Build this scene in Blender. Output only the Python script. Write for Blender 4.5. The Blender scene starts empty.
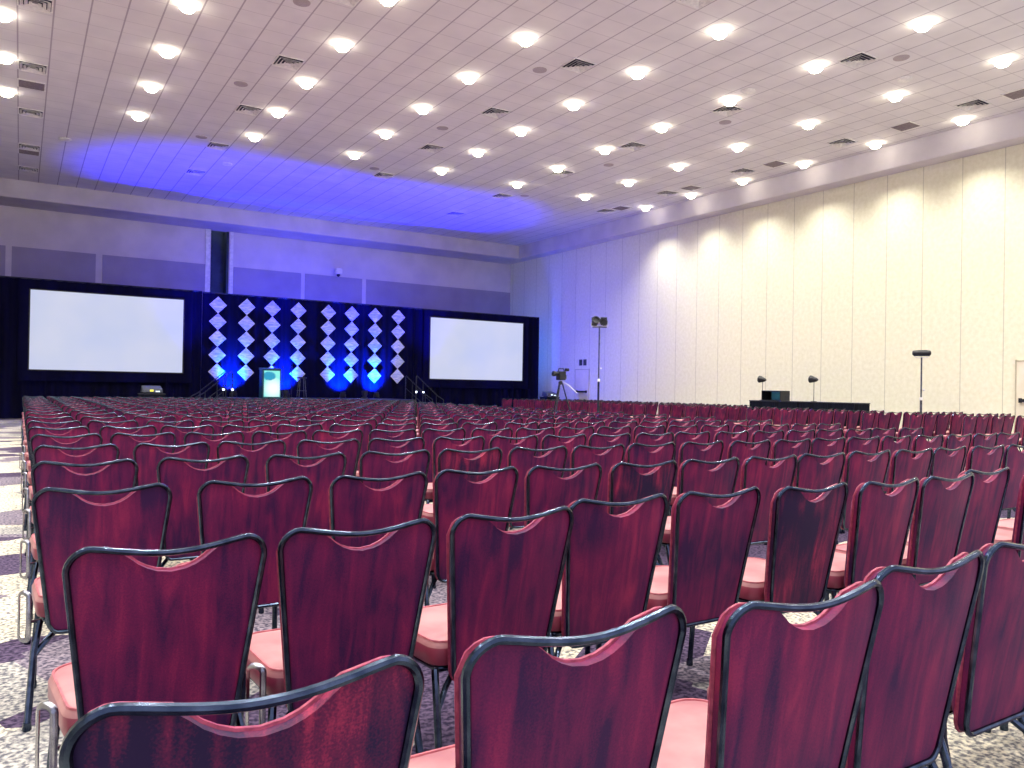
import bpy, bmesh, math, random
from mathutils import Vector, Matrix
random.seed(7)
C = bpy.context.scene.collection
PI = math.pi
CAM_Z = 1.29
T = 0.61                                   # ceiling tile
CEIL = CAM_Z + 7.27
OX = -0.17                                 # grid origin of the ceiling tiles (x)
OY = 1.655 * 7.27

# ------------------------------------------------------------------ helpers
def lin(r, g, b):
    f = lambda c: (c/255/12.92) if c/255 <= .04045 else ((c/255+.055)/1.055)**2.4
    return (f(r), f(g), f(b), 1)

class MB:
    """collects shapes, then links them as one mesh object"""
    def __init__(s): s.v = []; s.f = []; s.m = []
    def add(s, v, f, m=0):
        o = len(s.v); s.v += [tuple(p) for p in v]
        s.f += [tuple(o+i for i in q) for q in f]; s.m += [m]*len(f); return s
    def box(s, x0, x1, y0, y1, z0, z1, m=0, M=None):
        v = [(x, y, z) for z in (z0, z1) for y in (y0, y1) for x in (x0, x1)]
        if M is not None: v = [tuple(M @ Vector(p)) for p in v]
        return s.add(v, [(0,2,3,1),(4,5,7,6),(0,1,5,4),(2,6,7,3),(0,4,6,2),(1,3,7,5)], m)
    def tube(s, pts, r, n=8, closed=False, m=0, flat=1.0):
        pts = [Vector(p) for p in pts]; N = len(pts); v = []; f = []
        up = None
        for i, p in enumerate(pts):
            a = pts[i-1] if (i > 0 or closed) else p
            b = pts[(i+1) % N] if (i < N-1 or closed) else p
            t = (b-a).normalized()
            if up is None:
                up = Vector((0,0,1)) if abs(t.z) < .9 else Vector((0,1,0))
            up = (up - t*up.dot(t))
            if up.length < 1e-6: up = t.orthogonal()
            up.normalize(); sd = t.cross(up)
            rr = r[i] if isinstance(r, (list, tuple)) else r
            for k in range(n):
                q = 2*PI*(k+.5)/n
                v.append(p + up*(rr*math.cos(q)) + sd*(rr*flat*math.sin(q)))
        L = N if closed else N-1
        for i in range(L):
            j = (i+1) % N
            for k in range(n):
                f.append((i*n+k, i*n+(k+1)%n, j*n+(k+1)%n, j*n+k))
        if not closed:
            f.append(tuple(range(n-1,-1,-1))); f.append(tuple((N-1)*n+k for k in range(n)))
        return s.add(v, f, m)
    def lathe(s, prof, n=20, c=(0,0,0), M=None, m=0):
        v = []; f = []
        for (r, z) in prof:
            for k in range(n):
                q = 2*PI*k/n; p = Vector((r*math.cos(q), r*math.sin(q), z))
                if M is not None: p = M @ p
                v.append(p+Vector(c))
        for i in range(len(prof)-1):
            for k in range(n):
                f.append((i*n+k, i*n+(k+1)%n, (i+1)*n+(k+1)%n, (i+1)*n+k))
        f.append(tuple(range(n-1,-1,-1))); f.append(tuple((len(prof)-1)*n+k for k in range(n)))
        return s.add(v, f, m)
    def mesh(s, name, mats, smooth=False):
        me = bpy.data.meshes.new(name); me.from_pydata(s.v, [], s.f)
        for mt in (mats if isinstance(mats, (list, tuple)) else [mats]): me.materials.append(mt)
        for p, mi in zip(me.polygons, s.m):
            p.material_index = mi; p.use_smooth = smooth
        bm = bmesh.new(); bm.from_mesh(me)
        bmesh.ops.recalc_face_normals(bm, faces=bm.faces); bm.to_mesh(me); bm.free()
        if smooth:
            try: me.set_sharp_from_angle(angle=math.radians(42))
            except Exception: pass
        return me
    def build(s, name, mats, parent=None, smooth=False, loc=None, bevel=0):
        o = bpy.data.objects.new(name, s.mesh(name, mats, smooth)); C.objects.link(o)
        if parent is not None: o.parent = parent
        if loc is not None: o.location = loc
        if bevel:
            b = o.modifiers.new('Bevel', 'BEVEL'); b.width = bevel; b.segments = 2; b.limit_method = 'ANGLE'
        return o

def tag(o, label=None, cat=None, group=None, kind=None):
    if label: o['label'] = label
    if cat: o['category'] = cat
    if group: o['group'] = group
    if kind: o['kind'] = kind
    return o
def thing(name, label, cat, loc=(0,0,0), rz=0, group=None):
    o = bpy.data.objects.new(name, None); C.objects.link(o)
    o.empty_display_size = .1; o.location = loc; o.rotation_euler = (0,0,rz)
    return tag(o, label, cat, group)
def copy_tree(o, parent=None):
    c = o.copy(); C.objects.link(c)
    if parent is not None: c.parent = parent
    for ch in list(o.children): copy_tree(ch, c)
    return c
ORD = ['', 'first','second','third','fourth','fifth','sixth','seventh','eighth','ninth','tenth','eleventh','twelfth','thirteenth','fourteenth','fifteenth','sixteenth','seventeenth','eighteenth','nineteenth','twentieth','twenty-first','twenty-second','twenty-third']

# ------------------------------------------------------------------ materials
def mat(name, col, rough=.5, metal=0, spec=.5, emit=None, es=0, coat=0, sheen=0):
    m = bpy.data.materials.new(name); m.use_nodes = True
    b = m.node_tree.nodes['Principled BSDF']
    b.inputs['Base Color'].default_value = col; b.inputs['Roughness'].default_value = rough
    b.inputs['Metallic'].default_value = metal; b.inputs['Specular IOR Level'].default_value = spec
    if emit: b.inputs['Emission Color'].default_value = emit; b.inputs['Emission Strength'].default_value = es
    if coat: b.inputs['Coat Weight'].default_value = coat
    if sheen: b.inputs['Sheen Weight'].default_value = sheen
    return m
def nodes(m): return m.node_tree.nodes, m.node_tree.links, m.node_tree.nodes['Principled BSDF']
def math_node(N, op, a=None, b=None):
    n = N.new('ShaderNodeMath'); n.operation = op
    for i, q in enumerate((a, b)):
        if isinstance(q, (int, float)): n.inputs[i].default_value = q
    return n
def ramp(N, stops):
    r = N.new('ShaderNodeValToRGB'); e = r.color_ramp.elements
    while len(e) < len(stops): e.new(.5)
    for q, (p, c) in zip(e, stops): q.position = p; q.color = c
    return r

def noise_tint(m, c1, c2, scale=8, detail=4, stretch=(1,1,1), lo=.35, hi=.65, bump=0, rand=0):
    N, L, b = nodes(m)
    tc = N.new('ShaderNodeTexCoord'); mp = N.new('ShaderNodeMapping'); mp.inputs['Scale'].default_value = stretch
    nz = N.new('ShaderNodeTexNoise'); nz.inputs['Scale'].default_value = scale; nz.inputs['Detail'].default_value = detail
    L.new(tc.outputs['Object'], mp.inputs['Vector'])
    if rand:
        oi = N.new('ShaderNodeObjectInfo'); mu = math_node(N, 'MULTIPLY', None, rand)
        L.new(oi.outputs['Random'], mu.inputs[0]); L.new(mu.outputs[0], mp.inputs['Location'])
    L.new(mp.outputs[0], nz.inputs['Vector'])
    r = ramp(N, [(lo, c1), (hi, c2)]); L.new(nz.outputs['Fac'], r.inputs[0]); L.new(r.outputs[0], b.inputs['Base Color'])
    if bump:
        bp = N.new('ShaderNodeBump'); bp.inputs['Strength'].default_value = bump; bp.inputs['Distance'].default_value = .01
        L.new(nz.outputs['Fac'], bp.inputs['Height']); L.new(bp.outputs[0], b.inputs['Normal'])
    return m

def velvet(name, dark, mid, light, contrast=1.0):
    m = mat(name, mid, .62, sheen=.1, spec=.25); N, L, b = nodes(m)
    b.inputs['Sheen Tint'].default_value = (1,.55,.65,1); b.inputs['Sheen Roughness'].default_value = .4
    tc = N.new('ShaderNodeTexCoord'); oi = N.new('ShaderNodeObjectInfo')
    off = math_node(N, 'MULTIPLY', None, 37.0); L.new(oi.outputs['Random'], off.inputs[0])
    ad = N.new('ShaderNodeVectorMath'); ad.operation = 'ADD'
    L.new(tc.outputs['Object'], ad.inputs[0]); L.new(off.outputs[0], ad.inputs[1])
    m1 = N.new('ShaderNodeMapping'); m1.inputs['Scale'].default_value = (24, 8, 3.2); L.new(ad.outputs[0], m1.inputs[0])
    n1 = N.new('ShaderNodeTexNoise'); n1.inputs['Scale'].default_value = 1; n1.inputs['Detail'].default_value = 5; n1.inputs['Distortion'].default_value = .8
    L.new(m1.outputs[0], n1.inputs['Vector'])
    m2 = N.new('ShaderNodeMapping'); m2.inputs['Scale'].default_value = (6, 4, 4); L.new(ad.outputs[0], m2.inputs[0])
    n2 = N.new('ShaderNodeTexNoise'); n2.inputs['Scale'].default_value = 1; n2.inputs['Detail'].default_value = 2; L.new(m2.outputs[0], n2.inputs['Vector'])
    wv = N.new('ShaderNodeTexNoise'); wv.inputs['Scale'].default_value = 260; wv.inputs['Detail'].default_value = 1; L.new(tc.outputs['Object'], wv.inputs['Vector'])
    a = math_node(N, 'MULTIPLY', None, .42); L.new(n1.outputs['Fac'], a.inputs[0])
    bm_ = math_node(N, 'MULTIPLY', None, .36); L.new(n2.outputs['Fac'], bm_.inputs[0])
    s = math_node(N, 'ADD'); L.new(a.outputs[0], s.inputs[0]); L.new(bm_.outputs[0], s.inputs[1])
    w = math_node(N, 'MULTIPLY', None, .14); L.new(wv.outputs['Fac'], w.inputs[0])
    s2 = math_node(N, 'ADD'); L.new(s.outputs[0], s2.inputs[0]); L.new(w.outputs[0], s2.inputs[1])
    h = .15/contrast
    r = ramp(N, [(.5-h, dark), (.5, mid), (.5+h, light)]); L.new(s2.outputs[0], r.inputs[0]); L.new(r.outputs[0], b.inputs['Base Color'])
    bp = N.new('ShaderNodeBump'); bp.inputs['Strength'].default_value = .25; bp.inputs['Distance'].default_value = .003
    L.new(s2.outputs[0], bp.inputs['Height']); L.new(bp.outputs[0], b.inputs['Normal'])
    return m

M_VEL  = velvet('burgundy_velvet', lin(46,10,58), lin(102,18,66), lin(146,36,74))
M_VELD = velvet('streaked_velvet', lin(28,8,50), lin(92,18,58), lin(160,42,74), 1.6)
M_PIPE = noise_tint(mat('burgundy_piping', lin(170,50,80), .5), lin(122,30,60), lin(160,60,86), 60)
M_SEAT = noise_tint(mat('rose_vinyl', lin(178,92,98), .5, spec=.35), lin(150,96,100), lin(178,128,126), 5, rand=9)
M_SEATS = noise_tint(mat('seat_side_vinyl', lin(120,40,62), .4, coat=.1), lin(104,32,56), lin(138,56,74), 5, rand=9)  # darker tone for the seat faces below the top edge
M_SEATP= noise_tint(mat('rose_piping', lin(190,110,112), .4), lin(150,74,84), lin(180,100,106), 40)
M_BLK  = noise_tint(mat('black_tube', lin(60,70,86), .22, metal=1), lin(48,58,74), lin(76,86,102), 30)
M_CHR  = noise_tint(mat('chrome', lin(140,140,150), .25, metal=1), lin(120,122,132), lin(165,166,174), 20)
M_BLACKP = noise_tint(mat('black_plastic', lin(16,18,26), .5), lin(10,12,18), lin(26,28,38), 12)
M_GREYM  = noise_tint(mat('grey_metal', lin(110,112,120), .4, metal=.7), lin(66,70,80), lin(96,100,110), 12)
M_DGREY  = noise_tint(mat('dark_steel', lin(60,62,72), .4, metal=.6), lin(34,38,48), lin(52,56,66), 12)
M_WHITEM = noise_tint(mat('white_metal', lin(225,222,222), .5), lin(212,210,212), lin(235,232,230), 10)
M_DRAPE = noise_tint(mat('black_drape', lin(12,14,34), .9, spec=.1), lin(4,4,26), lin(8,8,46), 3, stretch=(1,1,.1))  # black-navy cloth, its blue raised to carry spill from the stage lights
M_SKIRT = noise_tint(mat('black_skirt', lin(14,16,26), .9, spec=.1), lin(10,12,20), lin(22,26,38), 6, stretch=(4,4,.2))
M_STAGE = noise_tint(mat('stage_deck', lin(22,22,30), .7), lin(18,18,24), lin(30,30,40), 4)
M_LENS = mat('lamp_lens', (1,1,1,1), .3, emit=lin(255,246,214), es=22)
M_LENS.cycles.emission_sampling = 'NONE'
M_DARKHOLE = noise_tint(mat('vent_slot_shade', lin(34,34,62), .8), lin(26,26,52), lin(44,44,74), 6)
M_GRILLE = noise_tint(mat('grille_grey', lin(128,116,124), .7), lin(118,106,116), lin(138,126,132), 20)
M_SPK = noise_tint(mat('speaker_grille', lin(168,156,160), .7), lin(152,142,150), lin(176,164,168), 80)
M_TRIMW = noise_tint(mat('soffit_paint', lin(196,190,200), .8), lin(190,184,194), lin(204,198,206), 1.2)
M_DOOR = noise_tint(mat('door_paint', lin(226,218,196), .6), lin(220,212,190), lin(232,224,204), 2)

M_DFRAME = noise_tint(mat('door_frame_paint', lin(150,142,122), .6), lin(176,168,146), lin(190,182,158), 3)
# ceiling: lay-in tiles with a printed grid
M_CEIL = mat('ceiling_tile', lin(205,196,204), .9, spec=.2)
def _ceil(m):
    N, L, b = nodes(m)
    g = N.new('ShaderNodeNewGeometry'); sp = N.new('ShaderNodeSeparateXYZ'); L.new(g.outputs['Position'], sp.inputs[0])
    outs = []
    for ax, o, wd in (('X', OX, .022), ('Y', OY, .017)):
        a = math_node(N, 'SUBTRACT', None, o - T*100); L.new(sp.outputs[ax], a.inputs[0])
        d = math_node(N, 'DIVIDE', None, T); L.new(a.outputs[0], d.inputs[0])
        fr = math_node(N, 'FRACT'); L.new(d.outputs[0], fr.inputs[0])
        s = math_node(N, 'SUBTRACT', None, .5); L.new(fr.outputs[0], s.inputs[0])
        ab = math_node(N, 'ABSOLUTE'); L.new(s.outputs[0], ab.inputs[0])
        gt = math_node(N, 'GREATER_THAN', None, .5-wd/T/1.0*.7); L.new(ab.outputs[0], gt.inputs[0]); outs.append(gt)
    kx = math_node(N, 'MULTIPLY', None, .5); L.new(outs[0].outputs[0], kx.inputs[0])
    ky = math_node(N, 'MULTIPLY', None, .2); L.new(outs[1].outputs[0], ky.inputs[0])
    mx = math_node(N, 'MAXIMUM'); L.new(kx.outputs[0], mx.inputs[0]); L.new(ky.outputs[0], mx.inputs[1])
    nz = N.new('ShaderNodeTexNoise'); nz.inputs['Scale'].default_value = 1.4; L.new(g.outputs['Position'], nz.inputs['Vector'])
    r = ramp(N, [(.3, lin(212,208,214)), (.7, lin(222,218,222))]); L.new(nz.outputs['Fac'], r.inputs[0])
    mix = N.new('ShaderNodeMixRGB'); mix.inputs[2].default_value = lin(86,66,104)
    L.new(mx.outputs[0], mix.inputs[0]); L.new(r.outputs[0], mix.inputs[1]); L.new(mix.outputs[0], b.inputs['Base Color'])
_ceil(M_CEIL)

# right wall: fabric covered movable panels, vertical seams every 1.11 m
M_WALLR = mat('panel_wall', lin(228,222,200), .85, spec=.2)
def _wallr(m):
    N, L, b = nodes(m)
    g = N.new('ShaderNodeNewGeometry'); sp = N.new('ShaderNodeSeparateXYZ'); L.new(g.outputs['Position'], sp.inputs[0])
    a = math_node(N, 'SUBTRACT', None, 10.52-1.11*50); L.new(sp.outputs['Y'], a.inputs[0])
    d = math_node(N, 'DIVIDE', None, 1.113); L.new(a.outputs[0], d.inputs[0])
    fr = math_node(N, 'FRACT'); L.new(d.outputs[0], fr.inputs[0])
    s = math_node(N, 'SUBTRACT', None, .5); L.new(fr.outputs[0], s.inputs[0])
    ab = math_node(N, 'ABSOLUTE'); L.new(s.outputs[0], ab.inputs[0])
    gt = math_node(N, 'GREATER_THAN', None, .490); L.new(ab.outputs[0], gt.inputs[0])
    k = math_node(N, 'MULTIPLY', None, .42); L.new(gt.outputs[0], k.inputs[0])
    nz = N.new('ShaderNodeTexNoise'); nz.inputs['Scale'].default_value = 9; nz.inputs['Detail'].default_value = 6; L.new(g.outputs['Position'], nz.inputs['Vector'])
    r = ramp(N, [(.3, lin(222,218,192)), (.7, lin(233,230,208))]); L.new(nz.outputs['Fac'], r.inputs[0])
    mix = N.new('ShaderNodeMixRGB'); mix.inputs[2].default_value = lin(120,112,92)
    L.new(k.outputs[0], mix.inputs[0]); L.new(r.outputs[0], mix.inputs[1]); L.new(mix.outputs[0], b.inputs['Base Color'])
_wallr(M_WALLR)
M_WALLB = noise_tint(mat('back_wall_paint', lin(206,198,206), .85), lin(198,190,200), lin(212,204,212), 1)
M_WALLP = noise_tint(mat('back_wall_panel', lin(150,142,164), .85), lin(144,136,158), lin(156,148,170), 1)
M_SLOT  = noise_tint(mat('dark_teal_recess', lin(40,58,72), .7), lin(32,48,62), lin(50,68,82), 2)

# carpet: cream and plum facets, fine speckle
M_CARP = mat('carpet', lin(180,176,160), .95, spec=.1)
def _carpet(m):
    N, L, b = nodes(m)
    g = N.new('ShaderNodeNewGeometry')
    mp = N.new('ShaderNodeMapping'); mp.inputs['Rotation'].default_value = (0,0,.6); mp.inputs['Scale'].default_value = (.8,1.5,1); L.new(g.outputs['Position'], mp.inputs[0])
    v = N.new('ShaderNodeTexVoronoi'); v.inputs['Scale'].default_value = 1.0; v.distance = 'MANHATTAN'; L.new(mp.outputs[0], v.inputs['Vector'])
    sc = N.new('ShaderNodeSeparateColor'); L.new(v.outputs['Color'], sc.inputs[0])
    r = ramp(N, [(0, lin(98,84,112)), (.28, lin(186,184,180)), (.45, lin(232,226,206)), (.8, lin(150,140,154))]); r.color_ramp.interpolation = 'CONSTANT'
    L.new(sc.outputs[0], r.inputs[0])
    n1 = N.new('ShaderNodeTexNoise'); n1.inputs['Scale'].default_value = 45; n1.inputs['Detail'].default_value = 4; L.new(g.outputs['Position'], n1.inputs['Vector'])
    r2 = ramp(N, [(.4, lin(76,80,104)), (.52, lin(205,205,200)), (.62, lin(255,252,240))]); L.new(n1.outputs['Fac'], r2.inputs[0])
    mix = N.new('ShaderNodeMixRGB'); mix.blend_type = 'MULTIPLY'; mix.inputs[0].default_value = .85
    L.new(r.outputs[0], mix.inputs[1]); L.new(r2.outputs[0], mix.inputs[2]); L.new(mix.outputs[0], b.inputs['Base Color'])
_carpet(M_CARP)

# ------------------------------------------------------------------ room shell
RX, BY = 22.0, 35.4                        # right wall, back wall
LX, FY = -9.0, -5.0
SX, SY = 21.4, 33.65                       # inner faces of the soffit
SZ = CAM_Z + 6.61                          # underside of the soffit
def struct(o): o['kind'] = 'structure'; return o
struct(MB().box(LX, RX+.3, FY, BY+.3, -.1, 0).build('floor', M_CARP))
struct(MB().box(LX, SX+.02, FY, SY+.02, CEIL, CEIL+.15).build('ceiling', M_CEIL))
struct(MB().box(RX, RX+.25, FY, BY+.25, 0, SZ+.1).build('wall_right', M_WALLR))
struct(MB().box(LX-.25, LX, FY, BY+.25, 0, CEIL).build('wall_left', M_WALLR))
wb = MB()
wb.box(LX, 6.85, BY, BY+.25, 0, SZ+.1); wb.box(7.59, RX, BY, BY+.25, 0, SZ+.1)
wall_back = struct(wb.build('wall_back', M_WALLB))
pz = CAM_Z + 5.1                           # top of the grey lower panels
for (a, b_) in ((-3.6,-.55),(-.35,2.48),(2.71,6.65),(7.79,10.76),(10.94,13.69),(13.89,RX-.02)):
    MB().box(a, b_, BY-.03, BY+.01, .1, pz).build('wall_panel', M_WALLP, wall_back)
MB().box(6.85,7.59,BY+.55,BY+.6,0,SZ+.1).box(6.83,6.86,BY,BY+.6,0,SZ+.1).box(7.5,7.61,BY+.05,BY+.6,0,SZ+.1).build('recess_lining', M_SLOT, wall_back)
MB().box(6.62,6.82,BY-.05,BY,0,SZ).box(7.62,7.76,BY-.05,BY,0,SZ).build('recess_jamb', M_WHITEM, wall_back)
# soffit along the back and the right
struct(MB().box(LX, SX, SY, BY+.2, SZ, CEIL+.15).build('trim_1', M_TRIMW, bevel=.03))
struct(MB().box(SX, RX+.2, FY, BY+.2, SZ, CEIL+.15).build('trim_2', M_TRIMW, bevel=.03))

def wall_door(name, y0, y1, top):
    d = struct(MB().box(RX-.03, RX+.02, y0+.05, y1-.05, 0.01, top-.05).build(name, M_DOOR))
    MB().box(RX-.04,RX+.01,y0+.02,y0+.05,0,top).box(RX-.04,RX+.01,y1-.05,y1-.02,0,top).box(RX-.04,RX+.01,y0+.02,y1-.02,top-.05,top-.02).build('door_frame', M_DFRAME, d)
    c = (y0+y1)/2
    MB().box(RX-.11,RX-.08,c-.36,c+.36,1.17,1.25).box(RX-.09,RX-.02,c-.38,c-.32,1.15,1.27).box(RX-.09,RX-.02,c+.32,c+.38,1.15,1.27).build('push_bar', M_DGREY, d)
    MB().box(RX-.05,RX-.025,y0+.09,y1-.09,.08,.3).build('kick_plate', M_GREYM, d)
    return d
wall_door('door_1', 9.35, 10.37, 2.27)
wall_door('door_2', 28.4, 29.5, 2.27)
for k, yy in enumerate((28.78, 29.1)):
    t = MB().box(RX-.02, RX, yy-.11, yy+.11, 2.42, 2.70).box(RX-.03, RX-.02, yy-.08, yy+.08, 2.45, 2.67).build('wall_plate', M_GREYM)
    tag(t, ['small grey wall plate above the far door, nearer to the camera','small grey wall plate above the far door, nearer to the stage'][k], 'wall plate', 'wall plates above the far door')

# ------------------------------------------------------------------ chairs
TW, BW = .231, .172                       # half widths of the back, top and bottom
ZT, ZB = .894, .338                       # back rail height at the corners, bottom of the back
def lean(z):
    t = max(0, (z-ZB)/(ZT-ZB)); return -.19 - .085*t**1.2
def bow(x, z):
    t = max(0, (z-ZB)/(ZT-ZB)); return -.022*t*(1-min(1, abs(x)/TW)**2)
def halfw(z): return BW + (TW-BW)*max(0, min(1, (z-ZB)/(ZT-.056-ZB)))
SAG = .024
def topz(x):                              # rail height over x
    return ZT - SAG*max(0, math.cos(min(1, abs(x)/.19)*PI/2))**1.3
def backrest(nu=26, nv=8, thick=.05):
    mb = MB(); R = .058; rb = .035; W = TW; Wb = BW
    us = [math.sin(PI/2*(-1+2*i/nu)) if False else (-1+2*i/nu) for i in range(nu+1)]
    us = [math.copysign(abs(u)**.75, u) for u in us]
    def col(u):
        x = u*W; e = max(0, abs(x)-(W-R))/R
        zt = topz(x) - .007 - R*(1-math.sqrt(max(0, 1-e*e)))
        s = abs(x)/.104
        if s < 1: zt -= .044*(1-s*s)**.8 if s > .0 else .044
        xb = u*Wb; e2 = max(0, abs(xb)-(Wb-rb))/rb
        zb = ZB + rb*(1-math.sqrt(max(0, 1-e2*e2)))
        return zb, zt
    def pt(u, v, side):
        zb, zt = col(u); z = zb+(zt-zb)*v; x = u*halfw(z)
        y = lean(z)+bow(x, z)
        eu = min(1, (1-abs(u))/.12); ev = min(1, min(v, 1-v)/.1)
        ed = math.sqrt(max(0, 1-(1-eu)**2))*math.sqrt(max(0, 1-(1-ev)**2))
        y += -.004*ed if side == 0 else thick*.55+thick*.45*ed
        return (x, y, z)
    for side in (0, 1):
        o = [pt(u, j/nv, side) for u in us for j in range(nv+1)]
        f = []
        for i in range(nu):
            for j in range(nv):
                a = i*(nv+1)+j; f.append((a, a+1, a+nv+2, a+nv+1))
        mb.add(o, f)
    n1 = (nu+1)*(nv+1)
    ring = [i*(nv+1) for i in range(nu+1)] + [nu*(nv+1)+j for j in range(1, nv+1)] + [i*(nv+1)+nv for i in range(nu-1, -1, -1)] + [j for j in range(nv-1, 0, -1)]
    fs = []
    for k in range(len(ring)):
        a, b_ = ring[k], ring[(k+1) % len(ring)]
        fs.append((a, b_, n1+b_, n1+a))
    mb.f += fs; mb.m += [0]*len(fs)
    path = [Vector(mb.v[i])*.0 + Vector((mb.v[i][0], mb.v[i][1]+.003, mb.v[i][2])) for i in ring]
    front = [Vector((mb.v[n1+i][0], mb.v[n1+i][1]-.002, mb.v[n1+i][2])) for i in ring]
    return mb, path, front
def rail_path(n=14):
    pts = []; W = TW; R = .056
    def P(x, z, dy=-.004): return Vector((x, lean(z)+bow(x, z)+dy, z))
    left = [P(-halfw(z), z) for z in [ZB+.035+(ZT-R-ZB-.035)*i/6 for i in range(7)]]
    pts += left
    for i in range(1, 8):
        q = PI - PI/2*i/8; pts.append(P(-(W-R)+R*math.cos(q), ZT-R+R*math.sin(q)))
    for i in range(n+1):
        x = -(W-R)+2*(W-R)*i/n; pts.append(P(x, topz(x)))
    for i in range(1, 8):
        q = PI/2 - PI/2*i/8; pts.append(P((W-R)+R*math.cos(q), ZT-R+R*math.sin(q)))
    pts += [Vector((-p.x, p.y, p.z)) for p in reversed(left)]
    for i in range(1, 5):
        q = -PI/2*i/4; pts.append(P(BW-.035+.035*math.cos(q), ZB+.035+.035*math.sin(q)))
    for i in range(4):
        q = -PI/2-PI/2*i/4; pts.append(P(-BW+.035+.035*math.cos(q), ZB+.035+.035*math.sin(q)))
    return pts
def seat_outline(n, grow=0, W0=.222, W1=.240, y0=-.142, y1=.275):
    pts = []
    cs = [(W1, y1, .09, 0), (-W1, y1, .09, 1), (-W0, y0, .06, 2), (W0, y0, .06, 3)]
    for (x, y, r, q) in cs:
        sx = 1 if x > 0 else -1; sy = 1 if y > 0 else -1
        cx, cy = x-sx*r, y-sy*r
        for i in range(n+1):
            a = PI/2*q + PI/2*i/n
            pts.append((cx+(r+grow)*math.cos(a), cy+(r+grow)*math.sin(a)))
    return pts
def seat_mesh(n=5):
    mb = MB(); prof = [(-.03,.378),(-.006,.383),(0,.398),(0,.440),(-.008,.456),(-.03,.463),(-.054,.466)]
    N = 4*(n+1); v = []; f = []
    for g, z in prof:
        v += [(x, y, z) for x, y in seat_outline(n, g)]
    for i in range(len(prof)-1):
        for k in range(N): f.append((i*N+k, i*N+(k+1)%N, (i+1)*N+(k+1)%N, (i+1)*N+k))
    f.append(tuple(range(N-1,-1,-1))); f.append(tuple((len(prof)-1)*N+k for k in range(N)))
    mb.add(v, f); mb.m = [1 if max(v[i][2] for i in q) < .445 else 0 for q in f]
    return mb
def seat_frame_mesh(n=4):
    mb = MB(); mb.tube([(x, y, .370) for x, y in seat_outline(n, -.028)], .012, 6, True)
    mb.box(-.19,.19,-.012,.012,.350,.370); mb.box(-.19,.19,.14,.165,.350,.370); mb.box(-.19,.19,-.10,-.075,.350,.370)
    return mb
def leg_path(front, s):
    if front: return [(s*.212,.205,.37),(s*.226,.212,.2),(s*.230,.225,.012)]
    return [(s*.205,-.12,.37),(s*.222,-.17,.27),(s*.238,-.235,.012)]
def foot(mb, p): mb.lathe([(.0135,0),(.016,.004),(.014,.03)], 8, (p[0],p[1],0), m=0)
def brace_path(s): return [(s*.224,-.176,.255),(s*.17,-.13,.31),(s*.12,-.10,.355)]
def bracket_mesh():
    mb = MB(); pts = []
    cx, cz, w, h = -.258, .395, .0165, .075
    for i in range(9):
        a = PI*i/8; pts.append((cx+w*math.cos(a), -.13-.02*math.cos(a), cz+h+w*math.sin(a)))
    for i in range(9):
        a = PI+PI*i/8; pts.append((cx+w*math.cos(a), -.13-.02*math.cos(a), cz-h+w*math.sin(a)))
    mb.tube(pts, .0045, 6, True, flat=2.2)
    mb.tube([(-.245,-.13,.372),(-.2,-.11,.370)], .006, 6)
    return mb

MESH = {}
bk, pp, pf = backrest()
MESH['backrest'] = bk.mesh('backrest', M_VEL, True)
MESH['backrest_dark'] = bk.mesh('backrest_dark', M_VELD, True)
MESH['piping'] = MB().tube(pf, .0055, 5, True).mesh('piping', M_PIPE, True)
MESH['back_frame'] = MB().tube(rail_path(), .0082, 8, True).mesh('back_frame', M_BLK, True)
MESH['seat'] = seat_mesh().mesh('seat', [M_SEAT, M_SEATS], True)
MESH['seat_piping'] = MB().tube([(x, y, .4585) for x, y in seat_outline(5, -.012)], .005, 5, True).mesh('seat_piping', M_SEATP, True)
MESH['seat_frame'] = seat_frame_mesh().mesh('seat_frame', M_BLK, True)
for fr in (0, 1):
    for s in (-1, 1):
        mb = MB().tube(leg_path(fr, s), .0125, 8); foot(mb, leg_path(fr, s)[-1])
        MESH['leg', fr, s] = mb.mesh('leg', M_BLK, True)
for s in (-1, 1): MESH['brace', s] = MB().tube(brace_path(s), .011, 6).mesh('brace', M_BLK, True)
MESH['bracket'] = bracket_mesh().mesh('ganging_bracket', M_CHR, True)

# one-mesh chair for places where its parts cannot be made out
def far_mesh():
    mb = MB(); b2, _, f2 = backrest(14, 4)
    mb.add(b2.v, b2.f, 0); mb.tube(rail_path(6), .009, 5, True, 1)
    mb.tube(f2, .006, 4, True, 2)
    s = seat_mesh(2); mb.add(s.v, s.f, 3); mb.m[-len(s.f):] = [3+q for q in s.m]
    for fr in (0, 1):
        for q in (-1, 1): mb.tube(leg_path(fr, q), .012, 4, False, 1)
    mb.tube([(x, y, .370) for x, y in seat_outline(2, -.028)], .012, 4, True, 1)
    return mb
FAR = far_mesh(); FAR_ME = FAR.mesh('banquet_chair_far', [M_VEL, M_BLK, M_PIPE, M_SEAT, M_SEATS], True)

def part(name, key, parent):
    o = bpy.data.objects.new(name, MESH[key]); C.objects.link(o); o.parent = parent; return o
def make_chair(label, dark=False, linked=True):
    t = thing('banquet_chair', label, 'chair')
    b = part('backrest', 'backrest_dark' if dark else 'backrest', t); part('piping', 'piping', b)
    part('back_frame', 'back_frame', t)
    s = part('seat', 'seat', t); part('piping', 'seat_piping', s)
    part('seat_frame', 'seat_frame', t)
    for fr in (0, 1):
        for q in (-1, 1): part('leg', ('leg', fr, q), t)
    for q in (-1, 1): part('brace', ('brace', q), t)
    if linked: g = part('ganging_bracket', 'bracket', t); g['label'] = 'chrome linking bracket'
    return t

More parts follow.
